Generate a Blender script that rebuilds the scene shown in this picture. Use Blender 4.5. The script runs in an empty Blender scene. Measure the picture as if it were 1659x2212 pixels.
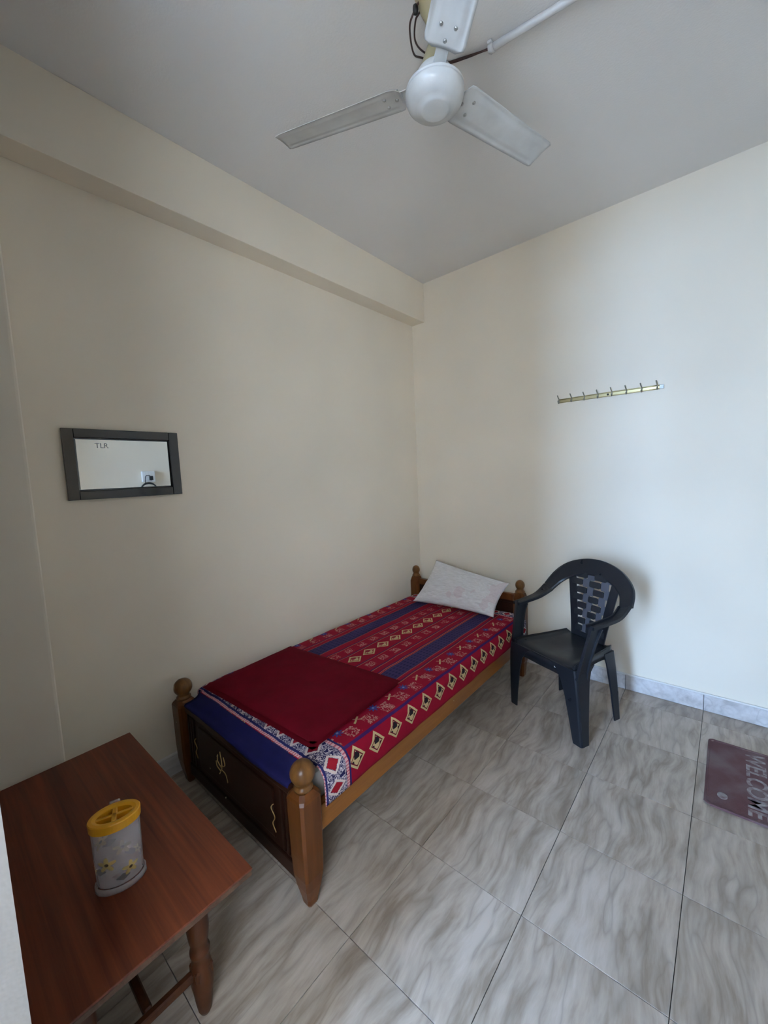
import bpy, bmesh, math, random
from mathutils import Vector, Matrix, noise

random.seed(4)
S = bpy.context.scene
COL = S.collection
PI = math.pi

# ------------------------------------------------------------------ camera
cam_d = bpy.data.cameras.new('camera'); cam = bpy.data.objects.new('camera', cam_d); COL.objects.link(cam)
cam_d.sensor_fit = 'HORIZONTAL'; cam_d.sensor_width = 36.0; cam_d.lens = 869.93 / 1659 * 36.0
cam_d.clip_start = 0.01
R = ((0.7589448, -0.0286100, 0.6505261), (0.6497208, 0.0995422, -0.7536274), (-0.0431935, 0.9946219, 0.0941356))
M = Matrix.Identity(4)
for i in range(3):
    for j in range(3): M[i][j] = R[i][j]
M.translation = (2.101, -2.9059, 1.4681)
cam.matrix_world = M
S.camera = cam

# ------------------------------------------------------------------ sky and exposure
W = bpy.data.worlds.new('sky'); S.world = W; W.use_nodes = True
bg = W.node_tree.nodes['Background']
bg.inputs[0].default_value = (0.395, 0.63, 1.02, 1); bg.inputs[1].default_value = 36.0
sun_d = bpy.data.lights.new('sun', 'SUN'); sun_d.energy = 24.0; sun_d.angle = .0093; sun_d.color = (1, .88, .74)
sun = bpy.data.objects.new('sun', sun_d); COL.objects.link(sun)
sun.rotation_euler = Vector((.57, -.05, -.82)).to_track_quat('-Z', 'Y').to_euler()

# the opening of the hall behind the camera: guides the sky light into the room, gives none of its own
DX0, DX1, DZ = 1.36, 2.26, 2.75          # doorway beside the camera
HY, OX0, OX1, OZ0, OZ1 = -5.2, 1.05, 1.65, 0.0, 2.7   # unseen hall opening, placed to shape the daylight
pl = bpy.data.lights.new('hall_portal', 'AREA'); pl.shape = 'RECTANGLE'; pl.size = OX1 - OX0; pl.size_y = OZ1 - OZ0
pl.cycles.is_portal = True
po = bpy.data.objects.new('hall_portal', pl); COL.objects.link(po)
po.location = ((OX0 + OX1) / 2, HY - .06, (OZ0 + OZ1) / 2); po.rotation_euler = (PI / 2, 0, 0)

S.view_settings.view_transform = 'Standard'; S.view_settings.look = 'None'
S.view_settings.gamma = 1.0; S.view_settings.exposure = 0.86
S.view_settings.use_curve_mapping = False
S.cycles.max_bounces = 7; S.cycles.diffuse_bounces = 6; S.cycles.glossy_bounces = 4
S.cycles.adaptive_threshold = 0.03
S.cycles.transparent_max_bounces = 12
S.cycles.sample_clamp_indirect = 0

# ------------------------------------------------------------------ node helpers
class E:
    """an expression made of Math nodes"""
    def __init__(s, nt, v): s.nt, s.v = nt, v
    def op(s, o, *a, clamp=False):
        n = s.nt.nodes.new('ShaderNodeMath'); n.operation = o; n.use_clamp = clamp
        for i, x in enumerate((s,) + a):
            x = x.v if isinstance(x, E) else x
            if isinstance(x, (int, float)): n.inputs[i].default_value = x
            else: s.nt.links.new(x, n.inputs[i])
        return E(s.nt, n.outputs[0])
    def __add__(s, o): return s.op('ADD', o)
    __radd__ = __add__
    def __sub__(s, o): return s.op('SUBTRACT', o)
    def __mul__(s, o): return s.op('MULTIPLY', o)
    __rmul__ = __mul__
    def __truediv__(s, o): return s.op('DIVIDE', o)
    def abs(s): return s.op('ABSOLUTE')
    def sin(s): return s.op('SINE')
    def cos(s): return s.op('COSINE')
    def sqrt(s): return s.op('SQRT')
    def lt(s, o): return s.op('LESS_THAN', o)
    def gt(s, o): return s.op('GREATER_THAN', o)
    def mx(s, o): return s.op('MAXIMUM', o)
    def mn(s, o): return s.op('MINIMUM', o)
    def wrap(s, p): return s.op('WRAP', p / 2, -p / 2)
    def near(s, c, w): return (s - c).abs().lt(w)
    def inv(s): return (s * -1.0) + 1.0

class Mat:
    def __init__(s, name, rough=.5, metal=0, spec=.5, col=(.8, .8, .8)):
        s.m = bpy.data.materials.new(name); s.m.use_nodes = True
        s.nt = s.m.node_tree; s.b = s.nt.nodes['Principled BSDF']
        s.set('Roughness', rough); s.set('Metallic', metal); s.set('Specular IOR Level', spec)
        s.set('Base Color', col)
    def set(s, k, v):
        if isinstance(v, tuple) and len(v) == 3: v = (*v, 1)
        if isinstance(v, E): s.nt.links.new(v.v, s.b.inputs[k])
        elif hasattr(v, 'is_output'): s.nt.links.new(v, s.b.inputs[k])
        else: s.b.inputs[k].default_value = v
    def coord(s, kind='Object', scale=(1, 1, 1), rot=(0, 0, 0), rnd=0):
        t = s.nt.nodes.new('ShaderNodeTexCoord'); mp = s.nt.nodes.new('ShaderNodeMapping')
        s.nt.links.new(t.outputs[kind], mp.inputs[0])
        mp.inputs['Scale'].default_value = scale; mp.inputs['Rotation'].default_value = rot
        if rnd:
            oi = s.nt.nodes.new('ShaderNodeObjectInfo'); mu = s.nt.nodes.new('ShaderNodeMath')
            mu.operation = 'MULTIPLY'; mu.inputs[1].default_value = rnd
            s.nt.links.new(oi.outputs['Random'], mu.inputs[0])
            cx = s.nt.nodes.new('ShaderNodeCombineXYZ')
            for i in range(3): s.nt.links.new(mu.outputs[0], cx.inputs[i])
            s.nt.links.new(cx.outputs[0], mp.inputs['Location'])
        return mp.outputs[0]
    def world(s, scale=(1, 1, 1)):
        g = s.nt.nodes.new('ShaderNodeNewGeometry'); mp = s.nt.nodes.new('ShaderNodeMapping')
        s.nt.links.new(g.outputs['Position'], mp.inputs[0]); mp.inputs['Scale'].default_value = scale
        return mp.outputs[0]
    def noise(s, vec, scale, detail=4, rough=.5, dist=0):
        n = s.nt.nodes.new('ShaderNodeTexNoise'); s.nt.links.new(vec, n.inputs['Vector'])
        n.inputs['Scale'].default_value = scale; n.inputs['Detail'].default_value = detail
        n.inputs['Roughness'].default_value = rough; n.inputs['Distortion'].default_value = dist
        return E(s.nt, n.outputs['Fac'])
    def wave(s, vec, scale, dist, detail=3, dscale=1, axis='X', prof='SIN'):
        n = s.nt.nodes.new('ShaderNodeTexWave'); s.nt.links.new(vec, n.inputs['Vector'])
        n.bands_direction = axis; n.wave_profile = prof
        n.inputs['Scale'].default_value = scale; n.inputs['Distortion'].default_value = dist
        n.inputs['Detail'].default_value = detail; n.inputs['Detail Scale'].default_value = dscale
        return E(s.nt, n.outputs['Fac'])
    def voro(s, vec, scale, rnd=1):
        n = s.nt.nodes.new('ShaderNodeTexVoronoi'); s.nt.links.new(vec, n.inputs['Vector'])
        n.inputs['Scale'].default_value = scale; n.inputs['Randomness'].default_value = rnd
        return E(s.nt, n.outputs['Distance'])
    def xyz(s, vec):
        n = s.nt.nodes.new('ShaderNodeSeparateXYZ'); s.nt.links.new(vec, n.inputs[0])
        return [E(s.nt, n.outputs[i]) for i in range(3)]
    def ramp(s, fac, *stops):
        n = s.nt.nodes.new('ShaderNodeValToRGB'); s.nt.links.new(fac.v, n.inputs[0])
        el = n.color_ramp.elements
        while len(el) < len(stops): el.new(.5)
        for e, (p, c) in zip(el, stops): e.position = p; e.color = (*c, 1)
        return n.outputs[0]
    def mix(s, fac, a, b, mode='MIX'):
        n = s.nt.nodes.new('ShaderNodeMix'); n.data_type = 'RGBA'; n.blend_type = mode
        for k, x in ((0, fac), (6, a), (7, b)):
            if isinstance(x, E): s.nt.links.new(x.v, n.inputs[k])
            elif isinstance(x, tuple): n.inputs[k].default_value = (*x, 1)
            elif isinstance(x, (int, float)): n.inputs[k].default_value = x
            else: s.nt.links.new(x, n.inputs[k])
        return n.outputs[2]
    def bump(s, h, strength=.2, dist=.002):
        n = s.nt.nodes.new('ShaderNodeBump'); n.inputs['Strength'].default_value = strength
        n.inputs['Distance'].default_value = dist
        s.nt.links.new(h.v, n.inputs['Height']); s.nt.links.new(n.outputs[0], s.b.inputs['Normal'])

# ------------------------------------------------------------------ materials
def plaster(name, col, var=.04, rough=.75, bump=0):
    k = Mat(name, rough, spec=.25)
    v = k.world()
    n = k.noise(v, 1.6, 1)
    lo = tuple(c * (1 - var) for c in col); hi = tuple(min(1, c * (1 + var)) for c in col)
    k.set('Base Color', k.ramp(n, (.3, lo), (.7, hi)))
    if bump: k.bump(k.noise(v, 120, 1), bump, .002)
    return k.m
m_wall = plaster('cream_wall_paint', (.82, .73, .60))
m_ceil = plaster('white_ceiling_paint', (.76, .73, .70), .03, .8, .25)
m_fac = plaster('added_bounce_wall', (.70, .63, .54), .1)  # for the added wall outside that reflects sunlight into the hall
m_hall = plaster('hall_wall_paint', (.70, .61, .50))
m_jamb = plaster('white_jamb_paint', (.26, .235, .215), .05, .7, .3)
m_cap_w = plaster('white_ledge_paint', (.74, .71, .68), .05, .7, .2)
m_out = plaster('outside_render', (.40, .37, .32), .1)

def tile_material(name, hi, mid, lo, s=1.0):
    k = Mat(name, .22, spec=.35)
    v = k.coord('Object', rnd=7.3)
    vs = k.coord('Object', scale=(1, .17, 1), rot=(0, 0, .06), rnd=7.3)
    # gentle sideways sway of the veins
    sep = k.xyz(vs); swx = (k.noise(v, 3.2, 1, .4) - .5) * .11 + (k.noise(v, 9.0, 1) - .5) * .014
    cb_ = k.nt.nodes.new('ShaderNodeCombineXYZ'); k.nt.links.new((sep[0] + swx).v, cb_.inputs[0]); k.nt.links.new(sep[1].v, cb_.inputs[1]); k.nt.links.new(sep[2].v, cb_.inputs[2])
    vs = cb_.outputs[0]
    broad = k.noise(vs, 11 * s, 2, .5)
    fine = k.noise(vs, 34 * s, 4, .6)
    t = broad * .38 + fine * .62
    c = k.ramp(t, (.36, lo), (.49, mid), (.63, hi))
    ln = ((k.noise(vs, 7.0 * s, 1, .4) - .5).abs() * -30.0).op('EXPONENT')
    ln2 = ((k.noise(vs, 15.0 * s, 2, .4) - .57).abs() * -45.0).op('EXPONENT')
    gate = (k.noise(v, 5.0, 2) * 3.0 - .9).op('MULTIPLY', 1.0, clamp=True)
    c = k.mix(ln * gate * .60, c, tuple(x * .60 for x in lo))
    c = k.mix(ln2 * .45, c, tuple(x * .70 for x in lo))
    k.set('Base Color', c); k.set('Roughness', fine * .15 + .24)
    return k.m
m_tile = tile_material('veined_floor_tile', (.52, .44, .37), (.42, .345, .28), (.285, .222, .17))
m_skirt = tile_material('veined_skirting_tile', (.72, .69, .67), (.62, .58, .56), (.48, .44, .42), .7)
m_grout = Mat('dark_grout', .9, col=(.06, .055, .05)).m

def wood(name, light, dark, axis='Z', scale=1.0, rough=.3, chips=0.0, stretch=.08, bump=.06):
    k = Mat(name, rough, spec=.30)
    sc = {'X': (stretch, 1, 1), 'Y': (1, stretch, 1), 'Z': (1, 1, stretch)}[axis]
    v = k.coord('Object', scale=sc, rnd=3.1)
    g = k.noise(v, 38 * scale, 6, .65, .6)
    b = k.noise(v, 9 * scale, 3, .5, 1.5)
    t = g * .55 + b * .45
    c = k.ramp(t, (.30, dark), (.70, light))
    if chips:
        vo = k.coord('Object', rnd=5.7)
        d = k.voro(vo, 26)
        keep = k.noise(vo, 9, 1).gt(.66)
        c = k.mix(d.lt(.10) * keep * chips, c, (.62, .56, .42))
    k.set('Base Color', c); k.bump(g, bump, .001)
    return k.m
m_bed = wood('varnished_bed_wood_upright', (.165, .052, .011), (.058, .015, .004), 'Z', 1, .30, 1)
m_bedx = wood('varnished_bed_wood_across', (.036, .010, .004), (.014, .004, .0025), 'X', 1, .42, 1)
m_bedy = wood('varnished_bed_wood_rail', (.33, .125, .025), (.17, .055, .012), 'Y', 1, .3, 1)
m_knob = wood('worn_finial_wood', (.22, .095, .025), (.09, .034, .009), 'Z', 1.4, .3)
m_gold = Mat('carved_gilt', .5, .2, col=(.42, .26, .09)).m
m_top = wood('red_brown_table_laminate', (.235, .055, .019), (.055, .012, .007), 'X', 1.5, .40, 0, .035, .05)
m_leg = wood('dark_table_leg_wood', (.105, .032, .010), (.04, .012, .005), 'Z', 1, .4)
m_edge = wood('worn_table_edge', (.13, .075, .045), (.045, .018, .010), 'X', 2, .6)

k = Mat('black_glossy_plastic', .32, col=(.013, .0145, .019), spec=.4)
k.set('Roughness', k.noise(k.coord('Object'), 14, 3) * .25 + .2); m_chair = k.m
m_weave2 = Mat('grey_sheen_weave_plastic', .5, col=(.085, .085, .10)).m  # paler grey paints the sheen on the upright weave strips
m_weave = Mat('dusty_black_weave_plastic', .45, col=(.016, .017, .021)).m
m_scuff = Mat('pale_scuffed_plastic', .6, col=(.55, .55, .56)).m
kf = Mat('black_lacquer_frame', .07, col=(.008, .008, .009), spec=.5); kf.set('IOR', 1.85); m_frame = kf.m
k = Mat('mirror_glass', .015, 1.0, col=(.90, .92, .91)); m_mirror = k.m
m_backing = Mat('mirror_backing_board', .8, col=(.2, .15, .1)).m
m_fan = Mat('aged_white_fan_enamel', .28, col=(.60, .60, .585), spec=.5)
m_fan.set('Base Color', m_fan.ramp(m_fan.noise(m_fan.coord('Object'), 9, 4), (.35, (.53, .525, .51)), (.65, (.64, .64, .625)))); m_fan = m_fan.m
m_steel = Mat('dull_screw_steel', .35, .9, col=(.5, .49, .47)).m
m_ivory = Mat('yellowed_canopy_plastic', .5, col=(.36, .30, .17)).m
m_wire = Mat('brown_cable_sheath', .5, col=(.05, .018, .015)).m
m_black = Mat('black_rubber', .5, col=(.012, .012, .013)).m
m_pvc = Mat('white_pvc', .4, col=(.62, .60, .58)).m
m_brass = Mat('tarnished_brass', .38, .75, col=(.50, .40, .20)).m
m_hook = Mat('grey_hook_wire', .4, .7, col=(.30, .28, .22)).m
k = Mat('clear_plastic_cap', .2, col=(.85, .85, .82)); k.set('Transmission Weight', .7); m_cap = k.m
m_switch = Mat('white_switch_plastic', .4, col=(.75, .74, .72)).m
m_pencil = Mat('grey_marker_ink', .8, col=(.30, .30, .30)).m

# bedsheet print in sheet metres: u across the bed, v along it from the foot
k = Mat('block_printed_red_sheet', .85, spec=.15)
tc = k.nt.nodes.new('ShaderNodeUVMap'); tc.uv_map = 'print'
uv = tc.outputs[0]
u0, v0, _ = k.xyz(uv)
nz = k.noise(uv, 9, 2)
u = u0 + (nz - .5) * .006; v = v0 + (k.noise(uv, 7, 2) - .5) * .008
RED, DRED, NAVY, CREAM, PINK = (.29, .004, .022), (.17, .004, .018), (.022, .020, .105), (.50, .37, .19), (.62, .34, .34)
c = k.mix(k.noise(uv, 30, 4), RED, tuple(x * .8 for x in RED))
for a in (.225, .415, .500, .625, .72, .765, .905): # thin lines along the bed
    c = k.mix(u.near(a, .0035), c, (.06, .012, .07))
    c = k.mix(u.near(a + .008, .0018), c, (.34, .16, .09))
for a in (.315, .832): # blue checked bands
    inb = u.near(a, .047)
    plaid = ((u * 330.0).sin() * .5 + .5) * ((v * 210.0).sin() * .5 + .5)
    c = k.mix(inb, c, k.mix(plaid, (.050, .032, .10), (.014, .012, .055)))
    c = k.mix((u.near(a, .052)) * inb.inv(), c, (.30, .07, .06))
c = k.mix(u.near(1.022, .006), c, (.05, .012, .09))
def diamonds(c, uc, pitch, a, b, off, x=False):
    dv = (v + off).wrap(pitch); du = u - uc
    d = du.abs() / a + dv.abs() / b
    ring = d.near(.88, .13)
    inner = d.lt(.62)
    blocks = ((du * (5.6 / a)).sin() * (dv * (5.0 / b)).cos()).gt(-.05)
    cross = (du.abs() / a).near(.25, .07) + (dv.abs() / b).near(.25, .07)
    c = k.mix(d.lt(.80), c, (.12, .006, .016) if x else (.26, .02, .025))
    c = k.mix(ring, c, CREAM)
    c = k.mix(inner, c, k.mix(blocks.mn(1.0), (.016, .010, .014) if x else (.24, .02, .03), CREAM))
    return c
c = diamonds(c, .562, .118, .040, .052, .03)
c = diamonds(c, 1.078, .1145, .047, .046, .055, True)
def stars(c, uc, pitch, off, rad, col, pet=8.0):
    dv = (v + off).wrap(pitch); du = u - uc
    r = (du * du + dv * dv).sqrt()
    th = du.op('ARCTAN2', dv)
    return k.mix(r.lt((th * pet).cos() * (rad * .3) + rad * .75), c, col)
for uc in (.145, .955):
    c = stars(c, uc, .212, .03, .024, (.035, .045, .20))
    c = stars(c, uc, .212, .03, .007, (.20, .22, .40))
    # small bird figures between the flowers
    dv = (v + .136).wrap(.212); du = u - uc
    bird = (du + (dv * 60.0).sin() * .012).near(0, .005) * dv.abs().lt(.022)
    c = k.mix(bird, c, CREAM)
    leg = (dv - du * .8).near(.006, .003) * du.abs().lt(.018)
    c = k.mix(leg, c, (.45, .22, .15))
sq = k.noise(uv, 46, 3, .6, 1.2)
for uc, off in ((.458, 0.0), (.672, .05), (.245 - .055, .03), (1.005 - .02, .09)):
    pm = (v + off).wrap(.105).abs().lt(.028) * u.near(uc, .022)
    c = k.mix(pm * sq.near(.5, .030), c, (.50, .26, .22))
# border across the foot end and the head end
def border(c, lo, hi):
    inb = v.gt(lo) * v.lt(hi)
    mid = (lo + hi) / 2
    du = (u + .02).wrap(.088); dv = v - mid
    d = du.abs() / .030 + dv.abs() / .040
    bc = k.mix(sq.near(.47, .03) + sq.near(.58, .012), (.020, .016, .075), (.60, .52, .55))
    bc = k.mix(d.near(.95, .16), bc, (.62, .50, .45))
    bc = k.mix(d.lt(.72), bc, (.30, .010, .020))
    c = k.mix(inb, c, bc)
    for e in (lo, hi):
        c = k.mix(v.near(e, .0065), c, PINK)
        c = k.mix(v.near(e + .012, .004), c, NAVY)
        c = k.mix(v.near(e, .0065) * ((u * 500.0).sin() * .5 + .5).gt(.7), c, (.45, .10, .13))
    return c
c = border(c, .012, .125)
c = border(c, 1.745, 1.84)
c = k.mix(v.lt(.0), c, k.mix(k.noise(uv, 25, 3), (.012, .011, .075), (.008, .008, .045)))
c = k.mix(u.gt(1.166), c, (.62, .55, .55))
k.set('Base Color', c)
k.bump(k.noise(uv, 500, 2) * .5 + k.noise(uv, 18, 3) * 2.0, .25, .003)
m_sheet = k.m

k = Mat('plain_dark_red_cloth', .9, spec=.1)
k.set('Base Color', k.ramp(k.noise(k.coord('Object'), 14, 4), (.3, (.105, .0016, .007)), (.7, (.14, .0022, .010))))
k.bump(k.noise(k.coord('Object'), 600, 2) * .4 + k.noise(k.coord('Object'), 9, 3) * 2, .2, .004); m_blanket = k.m

k = Mat('stained_white_pillowcase', .9, spec=.1)
pv = k.coord('Object')
st = k.noise(pv, 5.5, 3)
c = k.ramp(k.noise(k.coord('Object', scale=(1, 12, 12)), 16, 4), (.3, (.56, .535, .52)), (.7, (.68, .655, .645)))
c = k.mix(st.gt(.60) * .35, c, (.55, .38, .40))
k.set('Base Color', c); k.bump(k.noise(k.coord('Object', scale=(1, 6, 6)), 18, 4), .5, .006); m_pillow = k.m

k = Mat('faded_maroon_mat', .9, spec=.1)
mv = k.coord('Object')
c = k.ramp(k.noise(mv, 7, 5, .6), (.3, (.135, .064, .066)), (.7, (.170, .102, .100)))
c = k.mix((k.noise(mv, 6.5, 4) * 3.0 - 1.35).op('MULTIPLY', .75, clamp=True), c, (.21, .175, .175))
k.set('Base Color', c); k.bump(k.noise(mv, 420, 2), .6, .003); m_mat = k.m
k = Mat('faded_grey_mat_print', .95, spec=.1)
c = k.ramp(k.noise(k.coord('Object'), 38, 4), (.36, (.19, .13, .135)), (.62, (.33, .305, .295)))
k.set('Base Color', c); m_matprint = k.m

k = Mat('yellow_lid_plastic', .35, col=(.72, .33, .012)); k.set('Subsurface Weight', .1); m_lid = k.m
# frosted holder with printed flowers; uv: arc length, height in metres
k = Mat('frosted_clear_plastic', .3, col=(.8, .8, .8))
t2 = k.nt.nodes.new('ShaderNodeUVMap'); t2.uv_map = 'print'
hu, hv, _ = k.xyz(t2.outputs[0])
fl = None; ctr = None; lf = None
for (a, b, r) in ((.066, .060, .020), (.108, .105, .019), (.030, .050, .013), (.19, .08, .02), (.235, .05, .018), (.15, .06, .013)):
    du = hu - a; dv = hv - b
    rr = (du * du + dv * dv).sqrt(); th = du.op('ARCTAN2', dv)
    f = rr.lt((th * 5.0).cos() * (r * .3) + r * .7)
    q = rr.lt(r * .22)
    fl = f if fl is None else fl.mx(f); ctr = q if ctr is None else ctr.mx(q)
    g = ((du + r * .9).abs() / (r * .8) + (dv + r * .9).abs() / (r * .5)).lt(1.0)
    lf = g if lf is None else lf.mx(g)
c = k.mix(lf, (.80, .77, .78), (.22, .21, .20))
c = k.mix(fl, c, (.74, .56, .20)); c = k.mix(ctr, c, (.16, .10, .05))
k.set('Base Color', c)
tr = k.nt.nodes.new('ShaderNodeBsdfTransparent'); tr.inputs[0].default_value = (.9, .88, .88, 1)
mx = k.nt.nodes.new('ShaderNodeMixShader'); outn = k.nt.nodes['Material Output']
al = fl.mx(lf) * .34 + .26
k.nt.links.new(al.v, mx.inputs[0]); k.nt.links.new(tr.outputs[0], mx.inputs[1]); k.nt.links.new(k.b.outputs[0], mx.inputs[2])
k.nt.links.new(mx.outputs[0], outn.inputs[0]); m_frost = k.m

# ------------------------------------------------------------------ mesh helpers
def link(name, me, mat, parent=None, smooth=False):
    o = bpy.data.objects.new(name, me); COL.objects.link(o)
    if mat: me.materials.append(mat)
    if parent: o.parent = parent
    if smooth:
        for p in me.polygons: p.use_smooth = True
    return o
def mesh(name, vs, fs, mat, parent=None, smooth=False, fix=True):
    me = bpy.data.meshes.new(name); me.from_pydata([tuple(x) for x in vs], [], fs)
    if fix:
        b = bmesh.new(); b.from_mesh(me); bmesh.ops.recalc_face_normals(b, faces=b.faces); b.to_mesh(me); b.free()
    me.update()
    return link(name, me, mat, parent, smooth)
def from_bm(name, b, mat, parent=None, smooth=False):
    me = bpy.data.meshes.new(name); bmesh.ops.recalc_face_normals(b, faces=b.faces); b.to_mesh(me); b.free()
    return link(name, me, mat, parent, smooth)
def bm_box(b, lo, hi, bev=0, seg=2, mtx=None):
    lo, hi = Vector(lo), Vector(hi)
    r = bmesh.ops.create_cube(b, size=1)
    vs = r['verts']
    for q in vs: q.co = Vector(((lo[i] + hi[i]) / 2 + q.co[i] * (hi[i] - lo[i]) for i in range(3)))
    if bev:
        es = list({e for q in vs for e in q.link_edges})
        rr = bmesh.ops.bevel(b, geom=es, offset=bev, segments=seg, affect='EDGES', profile=.6)
        vs = list({q for f in rr['faces'] for q in f.verts} | {q for q in vs if q.is_valid})
    if mtx:
        done = set()
        for q in vs:
            if q.is_valid and q not in done: done.add(q); q.co = mtx @ q.co
def box(name, lo, hi, mat, parent=None, bev=0, seg=2, smooth=False):
    b = bmesh.new(); bm_box(b, lo, hi, bev, seg)
    return from_bm(name, b, mat, parent, smooth)
def boxes(name, lst, mat, parent=None, bev=0):
    b = bmesh.new()
    for lo, hi in lst: bm_box(b, lo, hi, bev)
    return from_bm(name, b, mat, parent)
def lathe(name, prof, mat, parent=None, seg=28, ctr=(0, 0, 0), sx=1, sy=1, smooth=True, cap=True):
    vs, fs = [], []
    for (r, z) in prof:
        for i in range(seg):
            a = 2 * PI * i / seg; vs.append((ctr[0] + r * sx * math.cos(a), ctr[1] + r * sy * math.sin(a), ctr[2] + z))
    for j in range(len(prof) - 1):
        for i in range(seg):
            fs.append((j * seg + i, j * seg + (i + 1) % seg, (j + 1) * seg + (i + 1) % seg, (j + 1) * seg + i))
    if cap:
        fs.append(tuple(range(seg))[::-1]); fs.append(tuple((len(prof) - 1) * seg + i for i in range(seg)))
    return mesh(name, vs, fs, mat, parent, smooth)
def loft8(name, prof, mat, parent=None, ctr=(0, 0), smooth=False):
    """square section with chamfered corners: (z, half width, chamfer)"""
    vs, fs = [], []
    for z, h, ch in prof:
        for x, y in ((h, -h + ch), (h, h - ch), (h - ch, h), (-h + ch, h), (-h, h - ch), (-h, -h + ch), (-h + ch, -h), (h - ch, -h)):
            vs.append((ctr[0] + x, ctr[1] + y, z))
    for j in range(len(prof) - 1):
        for i in range(8): fs.append((j * 8 + i, j * 8 + (i + 1) % 8, (j + 1) * 8 + (i + 1) % 8, (j + 1) * 8 + i))
    fs.append(tuple(range(8))[::-1]); fs.append(tuple((len(prof) - 1) * 8 + i for i in range(8)))
    return mesh(name, vs, fs, mat, parent, smooth)
def smooth_path(pts, n=6):
    pts = [Vector(q) for q in pts]; out = []
    for i in range(len(pts) - 1):
        a, b_, c_, d = pts[max(i - 1, 0)], pts[i], pts[i + 1], pts[min(i + 2, len(pts) - 1)]
        for j in range(n):
            t = j / n
            out.append(.5 * ((2 * b_) + (c_ - a) * t + (2 * a - 5 * b_ + 4 * c_ - d) * t * t + (3 * b_ - a - 3 * c_ + d) * t ** 3))
    out.append(pts[-1]); return out
def tube_data(pts, r, seg=8, rs=None):
    pts = [Vector(q) for q in pts]; vs, fs = [], []
    up = Vector((0, 0, 1))
    n0 = None
    for i, q in enumerate(pts):
        t = (pts[min(i + 1, len(pts) - 1)] - pts[max(i - 1, 0)]).normalized()
        if n0 is None:
            n0 = t.cross(up)
            if n0.length < 1e-4: n0 = t.cross(Vector((1, 0, 0)))
        n0 = (n0 - t * n0.dot(t)).normalized(); bn = t.cross(n0)
        rr = rs[i] if rs else r
        for k_ in range(seg):
            a = 2 * PI * k_ / seg; vs.append(q + n0 * (rr * math.cos(a)) + bn * (rr * math.sin(a)))
    for i in range(len(pts) - 1):
        for k_ in range(seg): fs.append((i * seg + k_, i * seg + (k_ + 1) % seg, (i + 1) * seg + (k_ + 1) % seg, (i + 1) * seg + k_))
    fs.append(tuple(range(seg))[::-1]); fs.append(tuple((len(pts) - 1) * seg + i for i in range(seg)))
    return vs, fs
def tube(name, pts, r, mat, parent=None, seg=8, sm=6, rs=None):
    pp = smooth_path(pts, sm) if sm else pts
    if rs and sm:
        q = smooth_path([(x, 0, 0) for x in rs], sm); rs = [x.x for x in q]
    vs, fs = tube_data(pp, r, seg, rs)
    return mesh(name, vs, fs, mat, parent, True)
def tubes(name, paths, r, mat, parent=None, seg=6, sm=5):
    V, F = [], []
    for pts in paths:
        vs, fs = tube_data(smooth_path(pts, sm) if sm else pts, r, seg)
        o = len(V); V += vs; F += [tuple(i + o for i in f) for f in fs]
    return mesh(name, V, F, mat, parent, True)
def ribbon(name, pts, mat, parent=None, n=6, th=.008, lip=.0):
    """swept strap: each point (position, width direction, width); rounded rectangular section"""
    P = smooth_path([q[0] for q in pts], n); D = smooth_path([q[1] for q in pts], n)
    Wd = [q.x for q in smooth_path([(q[2], 0, 0) for q in pts], n)]
    vs, fs = [], []
    for i, q in enumerate(P):
        t = (P[min(i + 1, len(P) - 1)] - P[max(i - 1, 0)]).normalized()
        d = D[i]; d = (d - t * d.dot(t)).normalized(); nn = t.cross(d); w = Wd[i] / 2
        sec = [(-w, -th * .5 - lip), (-w, th * .15), (-w + th * .8, th * .5), (w - th * .8, th * .5), (w, th * .15), (w, -th * .5 - lip),
               (w - th * .9, -th * .5 - lip), (w - th * .9, -th * .5), (-w + th * .9, -th * .5), (-w + th * .9, -th * .5 - lip)]
        for a, b_ in sec: vs.append(q + d * a + nn * b_)
    m_ = 10
    for i in range(len(P) - 1):
        for j in range(m_): fs.append((i * m_ + j, i * m_ + (j + 1) % m_, (i + 1) * m_ + (j + 1) % m_, (i + 1) * m_ + j))
    fs.append(tuple(range(m_))[::-1]); fs.append(tuple((len(P) - 1) * m_ + j for j in range(m_)))
    return mesh(name, vs, fs, mat, parent, False)
def empty(name, loc, label, cat, rz=0, group=None):
    o = bpy.data.objects.new(name, None); COL.objects.link(o); o.location = loc; o.rotation_euler = (0, 0, rz)
    o.empty_display_size = .1
    return tag(o, label, cat, group)
def tag(o, label, cat, group=None):
    o['label'] = label; o['category'] = cat
    if group: o['group'] = group
    return o
def struct(o, label):
    o['kind'] = 'structure'; o['label'] = label; return o
def copy_of(o, parent=None, loc=None, rot=None, scale=None):
    c_ = o.copy(); COL.objects.link(c_)
    if parent is not None: c_.parent = parent
    if loc is not None: c_.location = loc
    if rot is not None: c_.rotation_euler = rot
    if scale is not None: c_.scale = scale
    return c_

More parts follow.
